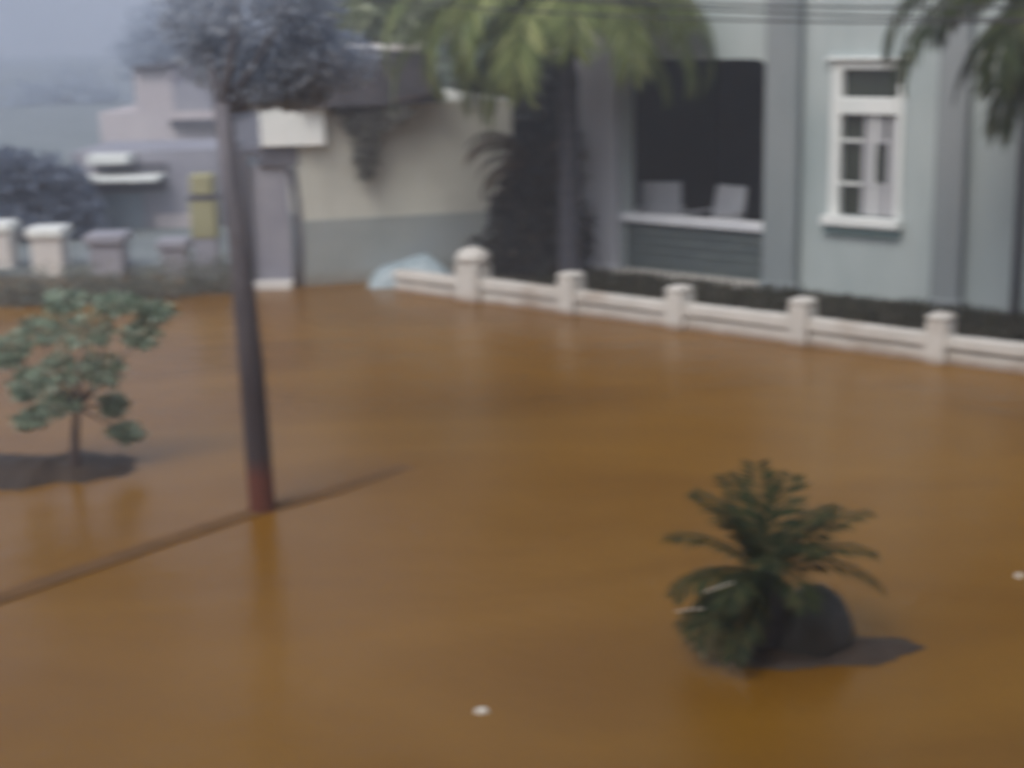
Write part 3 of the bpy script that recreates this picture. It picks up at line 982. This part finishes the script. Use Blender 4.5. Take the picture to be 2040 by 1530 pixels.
# green bank and low hedge before the pillars
hg = empty('low_hedge', on_z(200, 590))
tag(hg, 'low grey green hedge along the far edge of the flood before the pillars', 'hedge')
rnd = random.Random(51)
b = MB()
for k in range(-22, 26):
    x = -90 + 22 * k
    y = 612 - 0.05 * x + rnd.uniform(-6, 6)
    p = on_z(x, y) - hg.location
    b.clump((p.x, p.y + rnd.uniform(0, 0.5), 0.16), (0.30, 0.32, 0.32 + rnd.uniform(-0.12, 0.12)), 260, 0.07, rnd, 0.4, 0.1)
b.build('foliage', M['l_hedge'], hg)
b = MB()
for k in range(13):
    p = on_z(-80 + 44 * k, 590 - 1.3 * k) - hg.location
    b.tube([(p.x, p.y + 0.2, -0.4), (p.x + 0.05, p.y + 0.2, 0.2)], [0.03, 0.015], 5)
b.build('stem', M['bark'], hg)

# blue grey shed with white awnings
bd = 26.0
s = empty('shed', at(230, 400, bd) * Vector((1, 1, 0)) if False else Vector((at(240, 400, bd).x, bd, 0)))
tag(s, 'blue grey shed with two thin white awnings behind the white pillars', 'shed')
sx = lambda x, y=400: at(x, y, bd).x - s.location.x
sz = lambda x, y: at(x, y, bd).z
b = MB(); b.box(sx(150), sx(440), 0, 2.5, -0.5, sz(300, 300)); b.build('wall', M['gate'], s)
b = MB(); b.box(sx(155), sx(285), -0.05, -0.003, -0.2, sz(220, 386)); b.build('door', M['bluewall'], s)
b = MB(); b.box(sx(195), sx(275), -0.5, -0.003, sz(240, 322), sz(240, 304), 0.01); b.build('awning', M['white'], s)
b = MB(); b.box(sx(165), sx(335), -0.7, -0.003, sz(240, 356), sz(240, 346), 0.01); b.build('awning', M['white'], s)
b = MB(); b.box(sx(165), sx(335), -0.04, -0.003, sz(240, 382), sz(240, 359)); b.build('opening', M['darkmetal'], s)
b = MB(); b.box(sx(195), sx(340), -0.04, -0.003, sz(240, 344), sz(240, 325)); b.build('opening', M['darkmetal'], s)
b = MB(); b.box(sx(310), sx(385), -0.06, -0.003, 0.0, sz(350, 425)); b.build('panel', M['palepink'], s)

# pale house further back
hd = 36.0
h = empty('pale_pink_house', Vector((at(310, 200, hd).x, hd, 0)))
tag(h, 'hazy pale pinkish house with a dark eave behind the shed', 'house')
hx = lambda x, y=200: at(x, y, hd).x - h.location.x
hz = lambda x, y: at(x, y, hd).z
b = MB(); b.box(hx(195), hx(435), 0, 6, -0.5, hz(300, 222)); b.box(hx(270), hx(345), 0.003, 5.9, hz(300, 222), hz(300, 140)); b.build('wall', M['palepink'], h)
b = MB(); b.box(hx(340), hx(440), -0.3, 6.2, hz(380, 252), hz(380, 238)); b.build('eave', M['roof'], h)
b = MB(); b.box(hx(345), hx(420), 0.02, 5.8, hz(380, 222), hz(380, 165)); b.build('upper_room', M['gate'], h)
b = MB(); b.box(hx(272), hx(340), -0.2, 6.1, hz(300, 139), hz(300, 130)); b.build('roof', M['roof'], h)

# yellow post by the gateway
yb = on_z(418, 560)
yp = empty('yellow_post', yb)
tag(yp, 'post with a faded yellow top and grey foot left of the leaning tree trunk', 'post')
yz = lambda y: at(418, y, yb.y).z
hw = 25 / F * yb.y
b = MB(); b.box(-hw * 0.9, hw * 0.9, -hw * 0.9, hw * 0.9, -0.5, yz(472)); b.build('base', M['gate'], yp)
b = MB(); b.box(-hw, hw, -hw, hw, yz(471.5), yz(396), 0.012); b.build('shaft', M['yellow'], yp)
b = MB(); b.box(-hw - 0.02, hw + 0.02, -hw - 0.02, hw + 0.02, yz(395.5), yz(388), 0.005); b.build('band', M['darkmetal'], yp)
b = MB(); b.box(-hw * 0.9, hw * 0.9, -hw * 0.9, hw * 0.9, yz(387.5), yz(345), 0.03); b.build('cap', M['yellow'], yp)

# trees behind
def cl(x, y, Y, base): return tuple(at(x, y, Y) - base)
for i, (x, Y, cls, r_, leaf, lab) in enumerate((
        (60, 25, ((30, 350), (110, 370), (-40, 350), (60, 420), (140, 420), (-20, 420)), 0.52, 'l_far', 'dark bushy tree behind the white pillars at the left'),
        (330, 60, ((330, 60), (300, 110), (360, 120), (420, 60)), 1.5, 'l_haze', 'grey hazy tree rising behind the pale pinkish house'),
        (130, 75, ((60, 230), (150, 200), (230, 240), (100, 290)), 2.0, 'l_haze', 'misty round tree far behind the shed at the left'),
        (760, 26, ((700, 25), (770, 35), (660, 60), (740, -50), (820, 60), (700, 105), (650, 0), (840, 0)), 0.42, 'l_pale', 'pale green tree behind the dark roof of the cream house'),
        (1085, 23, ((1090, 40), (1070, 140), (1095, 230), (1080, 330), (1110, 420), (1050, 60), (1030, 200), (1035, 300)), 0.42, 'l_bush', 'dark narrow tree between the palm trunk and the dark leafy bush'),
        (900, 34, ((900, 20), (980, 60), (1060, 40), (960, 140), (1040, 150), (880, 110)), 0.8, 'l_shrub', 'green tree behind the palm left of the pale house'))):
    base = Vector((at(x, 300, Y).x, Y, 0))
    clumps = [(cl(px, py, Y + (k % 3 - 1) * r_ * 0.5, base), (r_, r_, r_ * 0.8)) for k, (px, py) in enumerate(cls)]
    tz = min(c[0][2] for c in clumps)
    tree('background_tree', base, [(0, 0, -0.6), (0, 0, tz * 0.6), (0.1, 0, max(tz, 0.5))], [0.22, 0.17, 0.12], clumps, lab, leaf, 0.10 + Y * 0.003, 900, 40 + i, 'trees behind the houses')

# bush hanging over the cream wall
hb_ = empty('hanging_branch', at(715, 205, C0.y + 0.3))
tag(hb_, 'dark drooping leafy branch hanging before the cream wall', 'branch')
ob = hb_.location.copy()
rnd = random.Random(77)
b = MB()
dd = C0.y - 0.2
for (px, py, rx, rz2, nn) in ((730, 245, 0.32, 0.22, 620), (728, 300, 0.18, 0.22, 420), (728, 340, 0.08, 0.12, 130), (790, 225, 0.22, 0.10, 260), (690, 215, 0.2, 0.08, 180)):
    b.clump(at(px, py, dd + 0.25) - ob, (rx, 0.12, rz2), nn, 0.09, rnd, 0.45, 0.1)
b.build('foliage', M['l_droop'], hb_)
b = MB()
b.tube([at(880, 185, dd + 0.3) - ob, at(790, 200, dd + 0.2) - ob, at(725, 225, dd + 0.2) - ob, at(724, 345, dd + 0.25) - ob], [0.03, 0.025, 0.015, 0.004], 6)
b.build('stem', M['bark'], hb_)

# ------------------------------------------------------------------ overhead wires
for k, (ya, yb2, lab) in enumerate(((2, 14, 'uppermost thin black overhead wire before the pale house'), (8, 39, 'middle thin black overhead wire before the pale house'), (32, 44, 'lowest thin black overhead wire before the pale house'))):
    A, B = at(1230, ya, 15.5 + 0.15 * k), at(2040, yb2, 12.5 + 0.15 * k)
    d = B - A
    pts = []
    for i in range(33):
        t_ = -0.9 + 2.6 * i / 32
        pts.append(A + d * t_ + Vector((0, 0, 0.10 * (t_ - 0.5) ** 2 - 0.025)))
    b = MB(); b.tube(pts, [0.011] * 33, 6)
    tag(b.build('overhead_wire', M['wire']), lab, 'wire', 'wires across the top of the house')

# ------------------------------------------------------------------ unseen house added behind the camera to shade the near water
bh = empty('balcony_house', (0, -1.2, 0))
tag(bh, 'dull plastered house with a projecting wing behind the viewpoint', 'house')
b = MB(); b.box(-9, 9, -6, 0, -0.6, 8.0); b.build('wall', M['dado'], bh)  # main block of the added unseen house
b = MB(); b.box(2.7, 8.8, 0.003, 4.9, -0.6, 7.7); b.build('wing', M['dado'], bh)  # added to darken the near water on the right
b = MB(); b.box(2.4, 9.2, 0.01, 5.5, 7.703, 7.9); b.box(-9.4, 9.4, -6.4, 0.9, 8.003, 8.2); b.build('roof', M['roof'], bh)  # roofs of the added unseen house and wing
b = MB(); b.box(-3.0, 2.2, 0.003, 0.7, 1.55, 1.7); b.build('balcony', M['slab'], bh)

# ------------------------------------------------------------------ haze
hm = bpy.data.materials.new('haze_air')
hm.use_nodes = True
ht = hm.node_tree
ht.nodes.remove(ht.nodes['Principled BSDF'])
pv = ht.nodes.new('ShaderNodeVolumePrincipled')
pv.inputs['Color'].default_value = (0.84, 0.89, 1.0, 1)
pv.inputs['Density'].default_value = 0.0072
pv.inputs['Anisotropy'].default_value = 0.55
ht.links.new(pv.outputs[0], ht.nodes['Material Output'].inputs['Volume'])
b = MB()
b.box(-350, 350, -65, 450, -2.4, 42)
tag(b.build('haze', hm), kind='stuff')
